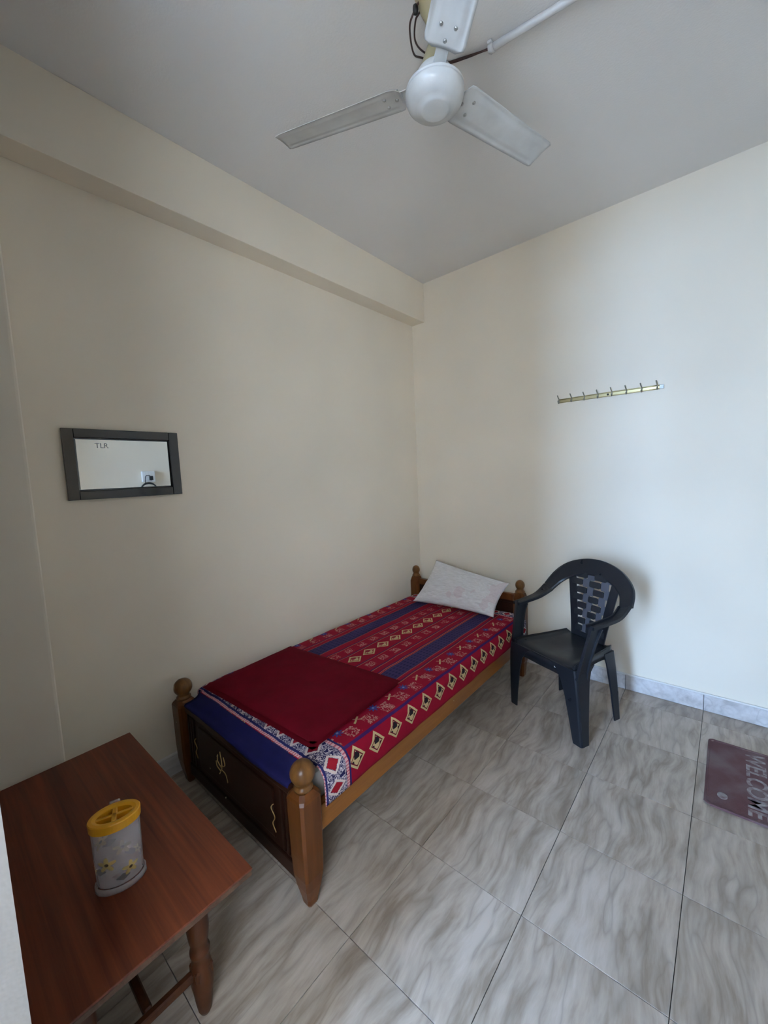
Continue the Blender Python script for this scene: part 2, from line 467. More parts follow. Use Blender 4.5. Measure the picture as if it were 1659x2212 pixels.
# ------------------------------------------------------------------ the room
XR, YN, ZC = 2.75, -2.872, 3.016
T = .12
fl_o = struct(box('floor', (-T, YN - T, -.14), (XR + T, T, -.012), m_grout), 'grey beige veined tiled floor of the room')
TX0, TY0, TS, G = 2.0185, -.1433, .4, .0010
tile_cache = {}
def tile(x0, x1, y0, y1):
    key = (round(x1 - x0, 3), round(y1 - y0, 3))
    if key not in tile_cache:
        hx, hy = (x1 - x0) / 2 - G, (y1 - y0) / 2 - G
        o = box('tile', (-hx, -hy, -.012), (hx, hy, 0), m_tile, fl_o, .0005, 1)
        tile_cache[key] = o
    else:
        o = copy_of(tile_cache[key], fl_o)
    o.location = ((x0 + x1) / 2, (y0 + y1) / 2, -.0002 * random.random())
    o.rotation_euler = (0, 0, 0)
xs = [0] + [TX0 + TS * i for i in range(-5, 2)] + [XR]
ys = [YN] + [TY0 + TS * i for i in range(-6, 1)] + [0]
for i in range(len(xs) - 1):
    for j in range(len(ys) - 1):
        tile(xs[i], xs[i + 1], ys[j], ys[j + 1])

struct(box('ceiling', (-T, YN - T, ZC), (XR + T, T, ZC + .15), m_ceil), 'white painted flat ceiling')
struct(box('wall_left', (-T, YN, -.012), (0, 0, ZC), m_wall), 'cream painted wall beside the bed')
struct(box('wall_back', (-T, 0, -.012), (XR + T, T, ZC), m_wall), 'cream painted wall behind the chair')
struct(box('wall_right', (XR, YN, -.012), (XR + T, 0, ZC), m_wall), 'cream painted wall with the switch box, seen in the mirror')
b = bmesh.new()
bm_box(b, (-T, YN - T, -.012), (DX0, YN, ZC)); bm_box(b, (DX1, YN - T, -.012), (XR + T, YN, ZC)); bm_box(b, (DX0, YN - T, DZ), (DX1, YN, ZC))
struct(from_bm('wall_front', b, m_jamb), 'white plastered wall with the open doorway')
struct(box('trim_1', (0, YN, 2.708), (.129, 0, ZC), m_wall, None, .004), 'cream concrete beam running below the ceiling')
struct(box('trim_2', (0, YN, 0), (.22, -2.632, 2.708), m_wall, None, .012, 3), 'cream corner column beside the table')
# unseen hall added behind the doorway; its opening is placed to shape the daylight
HX0, HX1 = -.3, 2.40
struct(box('floor_hall', (HX0 - T, HY - T, -.14), (HX1 + T, YN - T, 0), m_tile), 'tiled floor of the hall added behind the doorway')
struct(box('ceiling_hall', (HX0 - T, HY - T, ZC), (HX1 + T, YN - T, ZC + .15), m_ceil), 'white ceiling of the hall added behind the doorway')
struct(box('wall_hall_left', (HX0 - T, HY, 0), (HX0, YN - T, ZC), m_hall), 'cream left wall of the added hall')
WY0, WY1, WZ0, WZ1 = -4.9, -3.42, 1.3, 2.2   # unseen hall window, added for warm fill light
struct(boxes('wall_hall_right', [((HX1, HY, 0), (HX1 + T, WY0, ZC)), ((HX1, WY1, 0), (HX1 + T, YN - T, ZC)), ((HX1, WY0, 0), (HX1 + T, WY1, WZ0)), ((HX1, WY0, WZ1), (HX1 + T, WY1, ZC))], m_hall), 'cream right wall of the added hall with a window opening for fill light')
struct(box('wall_outside', (4.3, -12, -.16), (4.5, 1, 5.5), m_fac), 'unseen wall added outside to reflect sunlight into the hall window')  # added out of view, bounces warm sunlight through the hall window
boxes_h = [((HX0 - T, HY - T, 0), (OX0, HY, ZC)), ((OX1, HY - T, 0), (HX1 + T, HY, ZC)), ((OX0, HY - T, OZ1), (OX1, HY, ZC))]
if OZ0 > 0: boxes_h.append(((OX0, HY - T, 0), (OX1, HY, OZ0)))
struct(boxes('wall_hall_back', boxes_h, m_hall), 'cream wall of the added hall with an opening placed to let daylight in')
struct(box('floor_outside', (-9, -16, -.20), (12, HY - T, -.16), m_out), 'plain ground outside the hall')

bb = struct(box('baseboard_back', (0, -.006, 0), (XR, 0, .098), m_grout), 'veined tile skirting below the back wall')
for i in range(len(xs) - 1):
    p_ = box('skirting_tile', (xs[i] + .0012, -.012, .001), (xs[i + 1] - .0012, -.006, .098), m_skirt, bb, .002, 1)
box('skirting_cap', (0, -.014, .098), (XR, 0, .108), m_cap_w, bb, .003, 1)
bl = struct(box('baseboard_left', (0, -2.632, 0), (.006, -.012, .102), m_grout), 'veined tile skirting below the left wall')
yy = [-2.632] + [TY0 + TS * i for i in range(-6, 1)] + [-.012]
for i in range(len(yy) - 1):
    if yy[i + 1] - yy[i] > .01:
        box('skirting_tile', (.006, yy[i] + .0012, .001), (.012, yy[i + 1] - .0012, .102), m_skirt, bl, .002, 1)
box('skirting_cap', (0, -2.632, .102), (.014, -.014, .112), m_cap_w, bl, .003, 1)

# ------------------------------------------------------------------ bed
BX0, BX1, BYF, BYH = .108, 1.035, -2.150, -.215
bed = empty('single_bed', (.57, -1.18, 0), 'wooden single bed with knobbed posts along the left wall', 'bed')
inv = Matrix.Translation((-.57, 1.18, 0))
def bp(o):
    o.parent = bed; o.matrix_parent_inverse = inv; return o
def post(x, y, foot):
    if foot:
        pr = [(0, .017, .006), (.010, .021, .008), (.03, .024, .008), (.075, .033, .008), (.12, .0395, .008), (.20, .0425, .009), (.385, .0445, .009), (.400, .045, .010), (.410, .042, .012), (.418, .036, .014), (.424, .030, .012)]
        top = .424; ball = .522
    else:
        pr = [(0, .026, .008), (.03, .030, .010), (.10, .034, .010), (.12, .040, .010), (.56, .041, .012), (.585, .036, .014), (.60, .030, .012)]
        top = .60; ball = .69
    o = bp(loft8('post', pr, m_bed, None, (x, y)))
    h = ball - top
    prof = [(.028, top - .002), (.033, top + .004), (.033, top + .010), (.027, top + .015), (.026, top + .020)]
    r = .0425 if foot else .032
    z0 = top + .016
    for i in range(1, 10):
        a = -PI / 2 + .5 + (PI - .5) * i / 9.0
        prof.append((max(.0015, r * math.cos(a)), z0 + (ball - z0) * (.5 + .5 * math.sin(a))))
    f = lathe('finial', prof, m_knob, None, 24, (x, y, 0))
    f.parent = o
    return o
for x in (BX0, BX1):
    post(x, BYF, True)
for x in (BX0, 1.005): post(x, BYH, False)
# foot board: frame, panel, flutes and carving
x0, x1 = BX0 + .046, BX1 - .046
bp(box('foot_rail', (x0, BYF - .020, .375), (x1, BYF + .020, .420), m_bedx, None, .008))
bp(box('foot_rail', (x0, BYF - .018, .060), (x1, BYF + .018, .120), m_bedx, None, .006))
fp = bp(box('foot_panel', (x0, BYF - .010, .118), (x1, BYF + .010, .378), m_bedx, None, .002))
for xx in (x0 + .02, x0 + .045, x0 + .07, x1 - .02, x1 - .045, x1 - .07):
    box('flute', (xx - .008, BYF - .017, .13), (xx + .008, BYF - .009, .37), m_bedx, fp, .004).parent = fp
box('panel_field', (x0 + .12, BYF - .017, .15), (x1 - .12, BYF - .009, .35), m_bedx, fp, .006)
def motif(cx, cz, s, kind):
    y = BYF - .0185; P = []
    if kind == 0:
        P.append([(cx - .03 * s, y, cz - .06 * s), (cx, y, cz - .01 * s), (cx - .01 * s, y, cz + .06 * s)])
        P.append([(cx, y, cz - .01 * s), (cx + .03 * s, y, cz + .01 * s), (cx + .02 * s, y, cz + .045 * s)])
        P.append([(cx, y, cz - .02 * s), (cx - .04 * s, y, cz), (cx - .035 * s, y, cz + .035 * s)])
        P.append([(cx - .01 * s, y, cz - .03 * s), (cx + .03 * s, y, cz - .035 * s), (cx + .045 * s, y, cz - .07 * s)])
        P.append([(cx - .015 * s, y, cz - .04 * s), (cx - .05 * s, y, cz - .03 * s), (cx - .055 * s, y, cz - .005 * s)])
    else:
        P.append([(cx + .006, y, cz + .06 * s), (cx - .012 * s, y, cz + .035 * s), (cx + .012 * s, y, cz + .005 * s), (cx - .006 * s, y, cz - .03 * s), (cx + .014 * s, y, cz - .06 * s)])
    return tubes('carved_motif', P, .0022, m_gold, fp, 5, 5)
motif(.49, .265, .9, 0); motif(.865, .235, .9, 1); motif(.245, .235, .8, 1)
# head board
hx1 = 1.005 - .04
bp(box('head_rail', (x0 - .006, BYH - .018, .535), (hx1, BYH + .018, .585), m_bed, None, .008))
hp = bp(box('head_panel', (x0 - .006, BYH - .010, .20), (hx1, BYH + .010, .537), m_bedx, None, .002))
for i in range(5):
    a = x0 + .05 + i * .165
    box('panel_field', (a, BYH - .017, .36), (a + .13, BYH - .009, .52), m_bedx, hp, .005)
# side rails, slats
for xa, xb in ((1.020, 1.055), (BX0 - .022, BX0 + .013)):
    bp(box('side_rail', (xa, BYF + .044, .238), (xb, BYH - .040, .332), m_bedy, None, .006))
for i in range(10):
    ya = BYF + .09 + i * .185
    bp(box('slat', (BX0 + .013, ya, .262), (1.020, ya + .09, .284), m_bedy, None, .002))

ms = tag(box('mattress', (.125, -2.090, .2845), (1.016, -.262, .435), Mat('cotton_ticking', .9, col=(.5, .45, .4)).m, None, .03, 3), 'thin cotton mattress under the red printed sheet', 'mattress')

# sheet
def cross(n_top=40):
    """section across the bed: (u, x, z)"""
    P = [(-.045, .112, .392), (-.03, .112, .405), (.0, .114, .435), (.06 * 0 + .018, .118, .449), (.035, .130, .457), (.055, .15, .4595)]
    P = [(u_ + .095, x, z) for u_, x, z in P]
    for i in range(1, n_top):
        x = .15 + (1.005 - .15) * i / n_top; P.append((x, x, .460))
    for i in range(0, 8):
        a = PI / 2 * i / 7; P.append((1.005 + .060 * i / 7, 1.022 + .040 * math.sin(a), .420 + .040 * math.cos(a)))
    for i in range(1, 8):
        d = .10 * i / 7; P.append((1.065 + d, 1.062 + .002 * i / 7, .420 - d * .86))
    return P
cs = cross(); NX = len(cs)
ylist = [(-.275 - (2.085 - .275) * i / 110) for i in range(111)]
vs, uvs, fs = [], [], []
for j, y in enumerate(ylist):
    for i, (u_, x, z) in enumerate(cs):
        vv = y + 2.10
        top = max(0, min(1, (z - .44) / .015))
        dz = .0035 * noise.noise(Vector((x * 7, y * 7, 1))) + .0025 * noise.noise(Vector((x * 22, y * 9, 4)))
        z_ = z + dz * top
        x_ = x
        if z < .43 and x > .9:
            x_ = x + .005 * noise.noise(Vector((0, y * 9, z * 12))) * (1 - (z - .335) / .1) + .003
            z_ = z + .004 * noise.noise(Vector((3, y * 5, 2))) - .006 * max(0, min(1, (-y - 1.7) / .3)) * (.43 - z) / .09
        # mattress edge at the foot sinks a little
        e = max(0, (-2.03 - y) / .055)
        if x < 1.03: z_ -= .012 * e * e
        vs.append((x_, y, z_)); uvs.append((u_, vv))
NB = len(vs)
# flap over the foot board
rows = [(-2.100, .441, -.004), (-2.112, .433, -.018), (-2.130, .4265, -.04), (-2.150, .4255, -.06), (-2.168, .4250, -.078), (-2.1745, .4195, -.088), (-2.1765, .405, -.103)]
FI = [i for i, (u_, x, z) in enumerate(cs) if .155 <= x <= .985 and z > .44]
for r_i, (y, z, vv) in enumerate(rows):
    for i in FI:
        u_, x, _ = cs[i]
        w = .006 * noise.noise(Vector((x * 8, 0, 7)))
        zz = z + (.010 * (1 - r_i / 3) if r_i < 3 else 0) * (0.5 + .5 * noise.noise(Vector((x * 5, 1, 0))))
        if r_i == len(rows) - 1: zz += .010 + .8 * w - .012 * max(0, math.sin((x - .55) * 7))
        yy_ = y
        if r_i == 0: zz = .450
        vs.append((x, yy_, zz)); uvs.append((u_, vv))
n_rows = len(ylist)
for j in range(n_rows - 1):
    for i in range(NX - 1): fs.append((j * NX + i, j * NX + i + 1, (j + 1) * NX + i + 1, (j + 1) * NX + i))
m_ = len(FI)
for a in range(m_ - 1):
    i = FI[a]; j = n_rows - 1
    fs.append((j * NX + i, j * NX + i + 1, NB + a + 1, NB + a))
    for r_i in range(len(rows) - 1): fs.append((NB + r_i * m_ + a, NB + r_i * m_ + a + 1, NB + (r_i + 1) * m_ + a + 1, NB + (r_i + 1) * m_ + a))
sheet = mesh('bed_sheet', vs, fs, m_sheet, None, True)
uvl = sheet.data.uv_layers.new(name='print')
for l in sheet.data.loops: uvl.data[l.index].uv = uvs[l.vertex_index]
so = sheet.modifiers.new('thickness', 'SOLIDIFY'); so.thickness = .0018; so.offset = 1
tag(sheet, 'red and blue block printed bedsheet spread over the bed', 'bedsheet')

# folded blanket: two stacked folds
bk = empty('folded_blanket', (.56, -1.80, .464), 'plain dark red blanket folded square on the foot of the bed', 'blanket')
def fold_layer(corners, z0, th, seed):
    n = 26; vs, fs = [], []
    A, B, C_, D = [Vector((*q, 0)) for q in corners]
    def pt(s, t, off):
        q = A.lerp(D, s).lerp(B.lerp(C_, s), t)
        return q
    for lay in (0, 1):
        for j in range(n + 1):
            for i in range(n + 1):
                s, t = i / n, j / n
                e = min(s, 1 - s, t, 1 - t) * n
                q = pt(s, t, 0)
                rnd = min(1, e / 1.6)
                inset = (1 - math.sqrt(max(0, 1 - (1 - rnd) ** 2)))
                zz = z0 + (th * (.5 + .5 * (1 - inset)) if lay else th * .5 * inset)
                if lay: zz += rnd * (.005 * noise.noise(Vector((q.x * 6, q.y * 6, seed))) + .003 * noise.noise(Vector((q.x * 17 + q.y * 9, q.y * 6, seed + 3))))
                ed = (1 - rnd) * .004 * noise.noise(Vector((s * 5, t * 5, seed)))
                vs.append((q.x - .56 + ed, q.y + 1.80 + ed, zz - .464))
    m2 = (n + 1) ** 2
    for j in range(n):
        for i in range(n):
            a = j * (n + 1) + i
            fs.append((a, a + n + 1, a + n + 2, a + 1)); fs.append((m2 + a, m2 + a + 1, m2 + a + n + 2, m2 + a + n + 1))
    rim = [i for i in range(n + 1)] + [j * (n + 1) + n for j in range(1, n + 1)] + [n * (n + 1) + i for i in range(n - 1, -1, -1)] + [j * (n + 1) for j in range(n - 1, 0, -1)]
    for q in range(len(rim)):
        a, b_ = rim[q], rim[(q + 1) % len(rim)]
        fs.append((a, b_, m2 + b_, m2 + a))
    return mesh('fold_layer', vs, fs, m_blanket, bk, True)
fold_layer([(.178, -2.088), (.175, -1.575), (.935, -1.500), (.968, -2.052)], .4680, .012, 2)
fold_layer([(.195, -2.070), (.170, -1.560), (.940, -1.492), (.962, -2.040)], .4800, .014, 9)

# pillow leaning on the head board
def pillow():
    BLc, BRc, TLc, TRc = Vector((.262, -.478, .478)), Vector((.925, -.468, .480)), Vector((.345, -.262, .768)), Vector((.955, -.275, .672))
    n, m2 = 60, 40; vs, fs = [], []
    ctr = (BLc + BRc + TLc + TRc) / 4
    nrm = (BRc - BLc).cross(TLc - BLc).normalized()
    for side in (1, -1):
        for j in range(m2 + 1):
            for i in range(n + 1):
                s, t = i / n, j / m2
                q = BLc.lerp(BRc, s).lerp(TLc.lerp(TRc, s), t)
                es, et = 4 * s * (1 - s), 4 * t * (1 - t)
                puff = (es ** .55) * (et ** .5)
                pin = .022 * (1 - es) * et  # sides pulled in
                q = q + (BRc - BLc).normalized() * (pin if s < .5 else -pin) + (TLc - BLc).normalized() * ((1 - et) * es * (.014 if t < .5 else -.008))
                h = (.062 if side > 0 else .018) * puff
                wr = .010 * noise.noise(Vector((s * 5 + t * 2, t * 3, side))) + .0075 * noise.noise(Vector((s * 6 - t * 3, t * 15, side + 5))) + .004 * noise.noise(Vector((s * 19, t * 22, side + 9)))
                q = q + nrm * side * (h + wr * min(1, puff * 2) * (1 if side > 0 else .3))
                vs.append(q - ctr)
    K = (n + 1) * (m2 + 1)
    for j in range(m2):
        for i in range(n):
            a = j * (n + 1) + i
            fs.append((a, a + 1, a + n + 2, a + n + 1)); fs.append((K + a, K + a + n + 1, K + a + n + 2, K + a + 1))
    o = mesh('pillow', vs, fs, m_pillow, None, True); o.location = ctr
    b = bmesh.new(); b.from_mesh(o.data); bmesh.ops.remove_doubles(b, verts=b.verts, dist=.0006); bmesh.ops.recalc_face_normals(b, faces=b.faces); b.to_mesh(o.data); b.free()
    for p in o.data.polygons: p.use_smooth = True
    return o
pw = tag(pillow(), 'white creased pillow leaning against the head of the bed', 'pillow')

# ------------------------------------------------------------------ chair (local x: sideways, y: backward)
ch = empty('plastic_armchair', (1.40, -.49, 0), 'black moulded plastic armchair with woven back beside the bed', 'chair', math.radians(-22.97))
def seat():
    n, m2 = 22, 18; vs, fs = [], []
    def edge(s, t):
        hw = .212 + (.150 - .212) * t
        x = s * hw; y = -.205 + .385 * t
        y -= .020 * (1 - s * s) * (1 - t)  # front bows out
        e = min(1, (1 - abs(s)) * 5, (1 - t) * 6 + .0)
        z = .422 - .014 * math.exp(-((s * 1.5) ** 2)) * math.sin(PI * min(1, t * 1.05)) - .004 * t
        if t < .12: z -= .010 * ((.12 - t) / .12) ** 2
        z += .012 * max(0, abs(s) - .8) / .2
        return Vector((x, y, z))
    for lay in (0, .006):
        for j in range(m2 + 1):
            for i in range(n + 1):
                q = edge(i / n * 2 - 1, j / m2); q.z -= lay; vs.append(q)
    K = (n + 1) * (m2 + 1)
    for j in range(m2):
        for i in range(n):
            a = j * (n + 1) + i
            fs.append((a, a + 1, a + n + 2, a + n + 1)); fs.append((K + a, K + a + n + 1, K + a + n + 2, K + a + 1))
    rim = [i for i in range(n + 1)] + [j * (n + 1) + n for j in range(1, m2 + 1)] + [m2 * (n + 1) + i for i in range(n - 1, -1, -1)] + [j * (n + 1) for j in range(m2 - 1, 0, -1)]
    for q in range(len(rim)): fs.append((rim[q], rim[(q + 1) % len(rim)], K + rim[(q + 1) % len(rim)], K + rim[q]))
    o = mesh('seat', vs, fs, m_chair, ch, True)
    # skirt strips hanging from the rim, lower edge arched
    def strip(pts, drop):
        V, F = [], []
        for i, q in enumerate(pts):
            s = i / (len(pts) - 1); d = drop(s)
            nx = (pts[min(i + 1, len(pts) - 1)] - pts[max(i - 1, 0)]).normalized().cross(Vector((0, 0, 1))) * .006
            V += [q + Vector((0, 0, .001)), q - Vector((0, 0, d)), q - nx - Vector((0, 0, d)), q - nx + Vector((0, 0, .001))]
        for i in range(len(pts) - 1):
            for a in range(4): F.append((i * 4 + a, i * 4 + (a + 1) % 4, (i + 1) * 4 + (a + 1) % 4, (i + 1) * 4 + a))
        F += [(0, 1, 2, 3), tuple(len(V) - 4 + a for a in range(4))]
        return mesh('seat_skirt', V, F, m_chair, ch, True)
    strip([edge(i / n * 2 - 1, 0) for i in range(n + 1)], lambda s: .060 + .055 * (abs(2 * s - 1) ** 5))
    for sg in (-1, 1):
        strip([edge(sg, j / m2) for j in range(m2 + 1)], lambda s: .052 + .05 * ((1 - s) ** 6) + .04 * s ** 6)
seat()
for x, z, r in ((.100, .384, .0075), (.116, .380, .005), (.150, .388, .006)):
    sf = lathe('scuff', [(r, 0), (r * .9, .0008), (r * .4, .0012)], m_scuff, ch, 9, sx=1.0, sy=.7)
    sf.matrix_local = Matrix.Translation((x, -.2258 + .020 * (x / .212) ** 2, z)) @ Matrix.Rotation(PI / 2, 4, 'X')
def angle_leg(sg, path, mat):
    """L section: (corner, flange towards the middle, flange towards the other leg)"""
    V, F = [], []
    th = .007
    for q, la, lb, sy in path:
        q = Vector(q); ex = Vector((-sg, 0, 0)); ey = Vector((0, sy, 0))
        r = .012
        sec = [q + ex * la, q + ex * r, q + ex * (r * .3) + ey * (r * .3), q + ey * r, q + ey * lb,
               q + ey * lb + ex * th, q + ey * (r + th) + ex * th, q + ex * (r * .4 + th) + ey * (r * .4 + th), q + ex * (r + th) + ey * th, q + ex * la + ey * th]
        V += sec
    for i in range(len(path) - 1):
        for a in range(10): F.append((i * 10 + a, i * 10 + (a + 1) % 10, (i + 1) * 10 + (a + 1) % 10, (i + 1) * 10 + a))
    F += [tuple(range(10))[::-1], tuple(len(V) - 10 + a for a in range(10))]
    return mesh('leg', V, F, mat, ch, False)
for sg in (-1, 1):
    angle_leg(sg, [((sg * .256, -.208, 0), .054, .056, 1), ((sg * .252, -.215, .10), .064, .066, 1), ((sg * .246, -.222, .25), .084, .084, 1), ((sg * .240, -.226, .335), .102, .098, 1), ((sg * .234, -.226, .385), .128, .118, 1), ((sg * .230, -.226, .412), .160, .15, 1)], m_chair)
    angle_leg(sg, [((sg * .193, .208, 0), .044, .054, -1), ((sg * .186, .203, .15), .054, .062, -1), ((sg * .176, .195, .30), .066, .074, -1), ((sg * .166, .188, .40), .085, .09, -1)], m_chair)
    # arm support rising from the front leg, arm, and half of the hoop of the back
    ribbon('arm_support', [((sg * .226, -.182, .36), (0, 1, 0), .088), ((sg * .236, -.164, .45), (0, 1, 0), .078), ((sg * .250, -.132, .57), (0, 1, 0), .080), ((sg * .256, -.108, .632), (0, 1, .2), .095)], m_chair, ch, 6, .009, .010)
half = [((.256, -.150, .634), (1, 0, 0), .050), ((.262, -.06, .638), (1, 0, 0), .054), ((.266, .05, .650), (1, 0, .1), .058), ((.258, .135, .690), (1, .05, .35), .072),
        ((.226, .190, .755), (.9, .1, .55), .088), ((.165, .219, .806), (.62, .15, .78), .096), ((.085, .236, .836), (.3, .2, .94), .100)]
mid_ = [((0, .242, .846), (0, .2, .98), .102)]
right_ = [(Vector(a), Vector(b_), w) for a, b_, w in half]
left_ = [(Vector((-a[0], a[1], a[2])), Vector((-b_[0], b_[1], b_[2])), w) for a, b_, w in half]
for lst in (right_, left_):
    ribbon('armrest', [(a, b_, w) for a, b_, w in lst[:4]], m_chair, ch, 8, .010, .010)
hoop = [x for x in left_[3:]] + [(Vector(mid_[0][0]), Vector(mid_[0][1]), mid_[0][2])] + [x for x in right_[::-1][:4]]
ribbon('backrest', hoop, m_chair, ch, 8, .011, .006)
# splat: side stiles, lower plate, woven strips
def by(z): return .172 + (.232 - .172) * (z - .41) / (.80 - .41)
def hw(z): return .066 + (.128 - .066) * ((z - .41) / .38) ** 1.1 if z > .41 else .066
tilt = math.atan2(.06, .39)
for sg in (-1, 1):
    ribbon('stile', [(Vector((sg * (hw(z) + .020), by(z), z)), Vector((1, 0, 0)), .046 + .012 * (z - .4)) for z in (.405, .48, .56, .64, .72, .79)], m_chair, ch, 5, .010, .0)
ribbon('lower_plate', [(Vector((x, by(.425), .425)), Vector((0, .15, 1)), .045) for x in (-.10, -.05, 0, .05, .10)], m_chair, ch, 4, .010, 0)
wv = bmesh.new(); bm_box(wv, (-.5, -.5, -.5), (.5, .5, .5), .12, 1)
w0 = from_bm('weave_strip', wv.copy(), m_weave, ch); w1 = from_bm('weave_strip', wv, m_weave2, ch)
used_w = set()
NR, NC = 8, 4
zr = [.445 + (.815 - .445) * i / NR for i in range(NR + 1)]
for j in range(NR):
    za = (zr[j] + zr[j + 1]) / 2; hgt = zr[j + 1] - zr[j]
    cw = 2 * hw(za) / NC
    for i in range(NC + 1):
        xx = -hw(za) + (i + (0 if j % 2 else .5) - .5 + .25) * cw
        if abs(xx) > hw(za) + .01: continue
        horiz = (i + j) % 2 == 0
        src = w0 if horiz else w1
        o = src if src not in used_w else copy_of(src, ch)
        used_w.add(src)
        if horiz:
            o.scale = (cw * 1.22, .008, hgt * .80); o.location = (xx, by(za) - .004, za)
        else:
            o.scale = (cw * .80, .006, hgt * 1.16); o.location = (xx, by(za) + .002, za)
        o.rotation_euler = (-tilt, 0, 0)

# ------------------------------------------------------------------ table with the holder
TZ = .45
TX_0, TX_1, TY_0, TY_1 = .243, 1.173, -2.866, -2.424
tb = empty('side_table', ((TX_0 + TX_1) / 2, (TY_0 + TY_1) / 2, 0), 'low red brown wooden table with turned legs by the doorway', 'table')
tinv = Matrix.Translation((-(TX_0 + TX_1) / 2, -(TY_0 + TY_1) / 2, 0))
def tp(o): o.parent = tb; o.matrix_parent_inverse = tinv; return o
tp(box('table_top', (TX_0, TY_0, TZ - .006), (TX_1, TY_1, TZ), m_top, None, .001, 1))
tp(box('top_board', (TX_0 + .001, TY_0 + .001, TZ - .022), (TX_1 - .001, TY_1 - .001, TZ - .006), m_edge, None, .002, 1))
lx0, lx1, ly0, ly1 = TX_0 + .13, 1.030, TY_0 + .085, -2.520
tl = [(.013, 0), (.018, .012), (.022, .04), (.026, .075), (.030, .10), (.029, .13), (.024, .16), (.021, .175), (.026, .185), (.026, .195), (.020, .205), (.026, .23), (.029, .26), (.027, .29), (.020, .315), (.027, .325), (.027, .335)]
for x in (lx0, lx1):
    for y in (ly0, ly1):
        lg = tp(lathe('leg', tl, m_leg, None, 20, (x, y, 0)))
        box('leg_block', (x - .027, y - .027, .335), (x + .027, y + .027, TZ - .022), m_leg, lg, .003, 1)
        box('stretcher_block', (x - .024, y - .024, .118), (x + .024, y + .024, .150), m_leg, lg, .004, 1)
tp(box('apron', (lx0 + .027, ly1 - .012, .36), (lx1 - .027, ly1 + .010, TZ - .022), m_leg, None, .002, 1))
tp(box('apron', (lx0 + .027, ly0 - .010, .36), (lx1 - .027, ly0 + .012, TZ - .022), m_leg, None, .002, 1))
tp(box('apron', (lx0 - .010, ly0 + .027, .36), (lx0 + .012, ly1 - .027, TZ - .022), m_leg, None, .002, 1))
tp(box('apron', (lx1 - .012, ly0 + .027, .36), (lx1 + .010, ly1 - .027, TZ - .022), m_leg, None, .002, 1))
tp(box('stretcher', (lx0 - .010, ly0 + .024, .122), (lx0 + .010, ly1 - .024, .146), m_leg, None, .004, 1))
tp(box('stretcher', (lx1 - .010, ly0 + .024, .122), (lx1 + .010, ly1 - .024, .146), m_leg, None, .004, 1))
tp(box('stretcher', (lx0 + .010, (ly0 + ly1) / 2 - .010, .122), (lx1 - .010, (ly0 + ly1) / 2 + .010, .146), m_leg, None, .004, 1))

# oval toothbrush holder
HPX, HPY = .930, -2.655
hd = empty('toothbrush_holder', (HPX, HPY, TZ), 'frosted plastic toothbrush holder with yellow slotted lid on the table', 'holder', math.radians(70))
EA, EB, HH = .052, .036, .185
def oval(prof, name, mat, uvn=None, seg=48, closed=False):
    vs, fs, uvq = [], [], []
    per = 2 * PI * math.sqrt((EA ** 2 + EB ** 2) / 2)
    for (o_, z) in prof:
        for i in range(seg + 1):
            a = 2 * PI * i / seg
            vs.append(((EA + o_) * math.cos(a), (EB + o_) * math.sin(a), z)); uvq.append((i / seg * per, z))
    s1 = seg + 1
    for j in range(len(prof) - 1):
        for i in range(seg): fs.append((j * s1 + i, j * s1 + i + 1, (j + 1) * s1 + i + 1, (j + 1) * s1 + i))
    if closed:
        j = len(prof) - 1
        for i in range(seg): fs.append((j * s1 + i, j * s1 + i + 1, i + 1, i))
    o = mesh(name, vs, fs, mat, hd, True, fix=False)
    l_ = o.data.uv_layers.new(name='print')
    for lp in o.data.loops: l_.data[lp.index].uv = uvq[lp.vertex_index]
    return o
oval([(-.0025, .016), (-.001, .02), (.0005, .09), (.002, .178), (.0005, .178), (-.001, .09), (-.003, .02), (-.004, .0185)], 'holder_body', m_frost)
oval([(-.03, .0135), (-.003, .0135), (-.003, .0165), (-.03, .0165)], 'holder_floor', m_frost, closed=True)
oval([(.0015, .001), (.0045, .001), (.0045, .014), (.001, .016), (-.001, .012), (-.001, .001)], 'holder_base', m_frost, closed=True)
# lid: rim ring, skirt and cross bars leaving four slots
b = bmesh.new()
def ov(o_, z, seg=48): return [b.verts.new(((EA + o_) * math.cos(2 * PI * i / seg), (EB + o_) * math.sin(2 * PI * i / seg), z)) for i in range(seg)]
rings = [ov(.0005, .163), ov(.0045, .163), ov(.0055, .183), ov(.004, .1855), ov(-.004, .1855), ov(-.012, .1825), ov(-.013, .168), ov(-.010, .163)]
for r1, r2 in zip(rings, rings[1:] + rings[:1]):
    for i in range(48): b.faces.new((r1[i], r1[(i + 1) % 48], r2[(i + 1) % 48], r2[i]))
bm_box(b, (-.0055, -EB + .011, .166), (.0055, EB - .011, .1835), .0015, 1)
bm_box(b, (-EA + .011, -.004, .166), (EA - .011, .004, .1835), .0015, 1)
lid = from_bm('lid', b, m_lid, hd, False)
b = bmesh.new(); r1 = [b.verts.new(((EA - .011) * math.cos(2 * PI * i / 40), (EB - .011) * math.sin(2 * PI * i / 40), .1645)) for i in range(40)]; b.faces.new(r1)
lf_ = from_bm('slot_floor', b, m_lid, lid)
so = lf_.modifiers.new('t', 'SOLIDIFY'); so.thickness = .001
box('hanging_tab', (-.014, EB + .004, .168), (.010, EB + .011, .190), m_frost, hd, .003, 2)

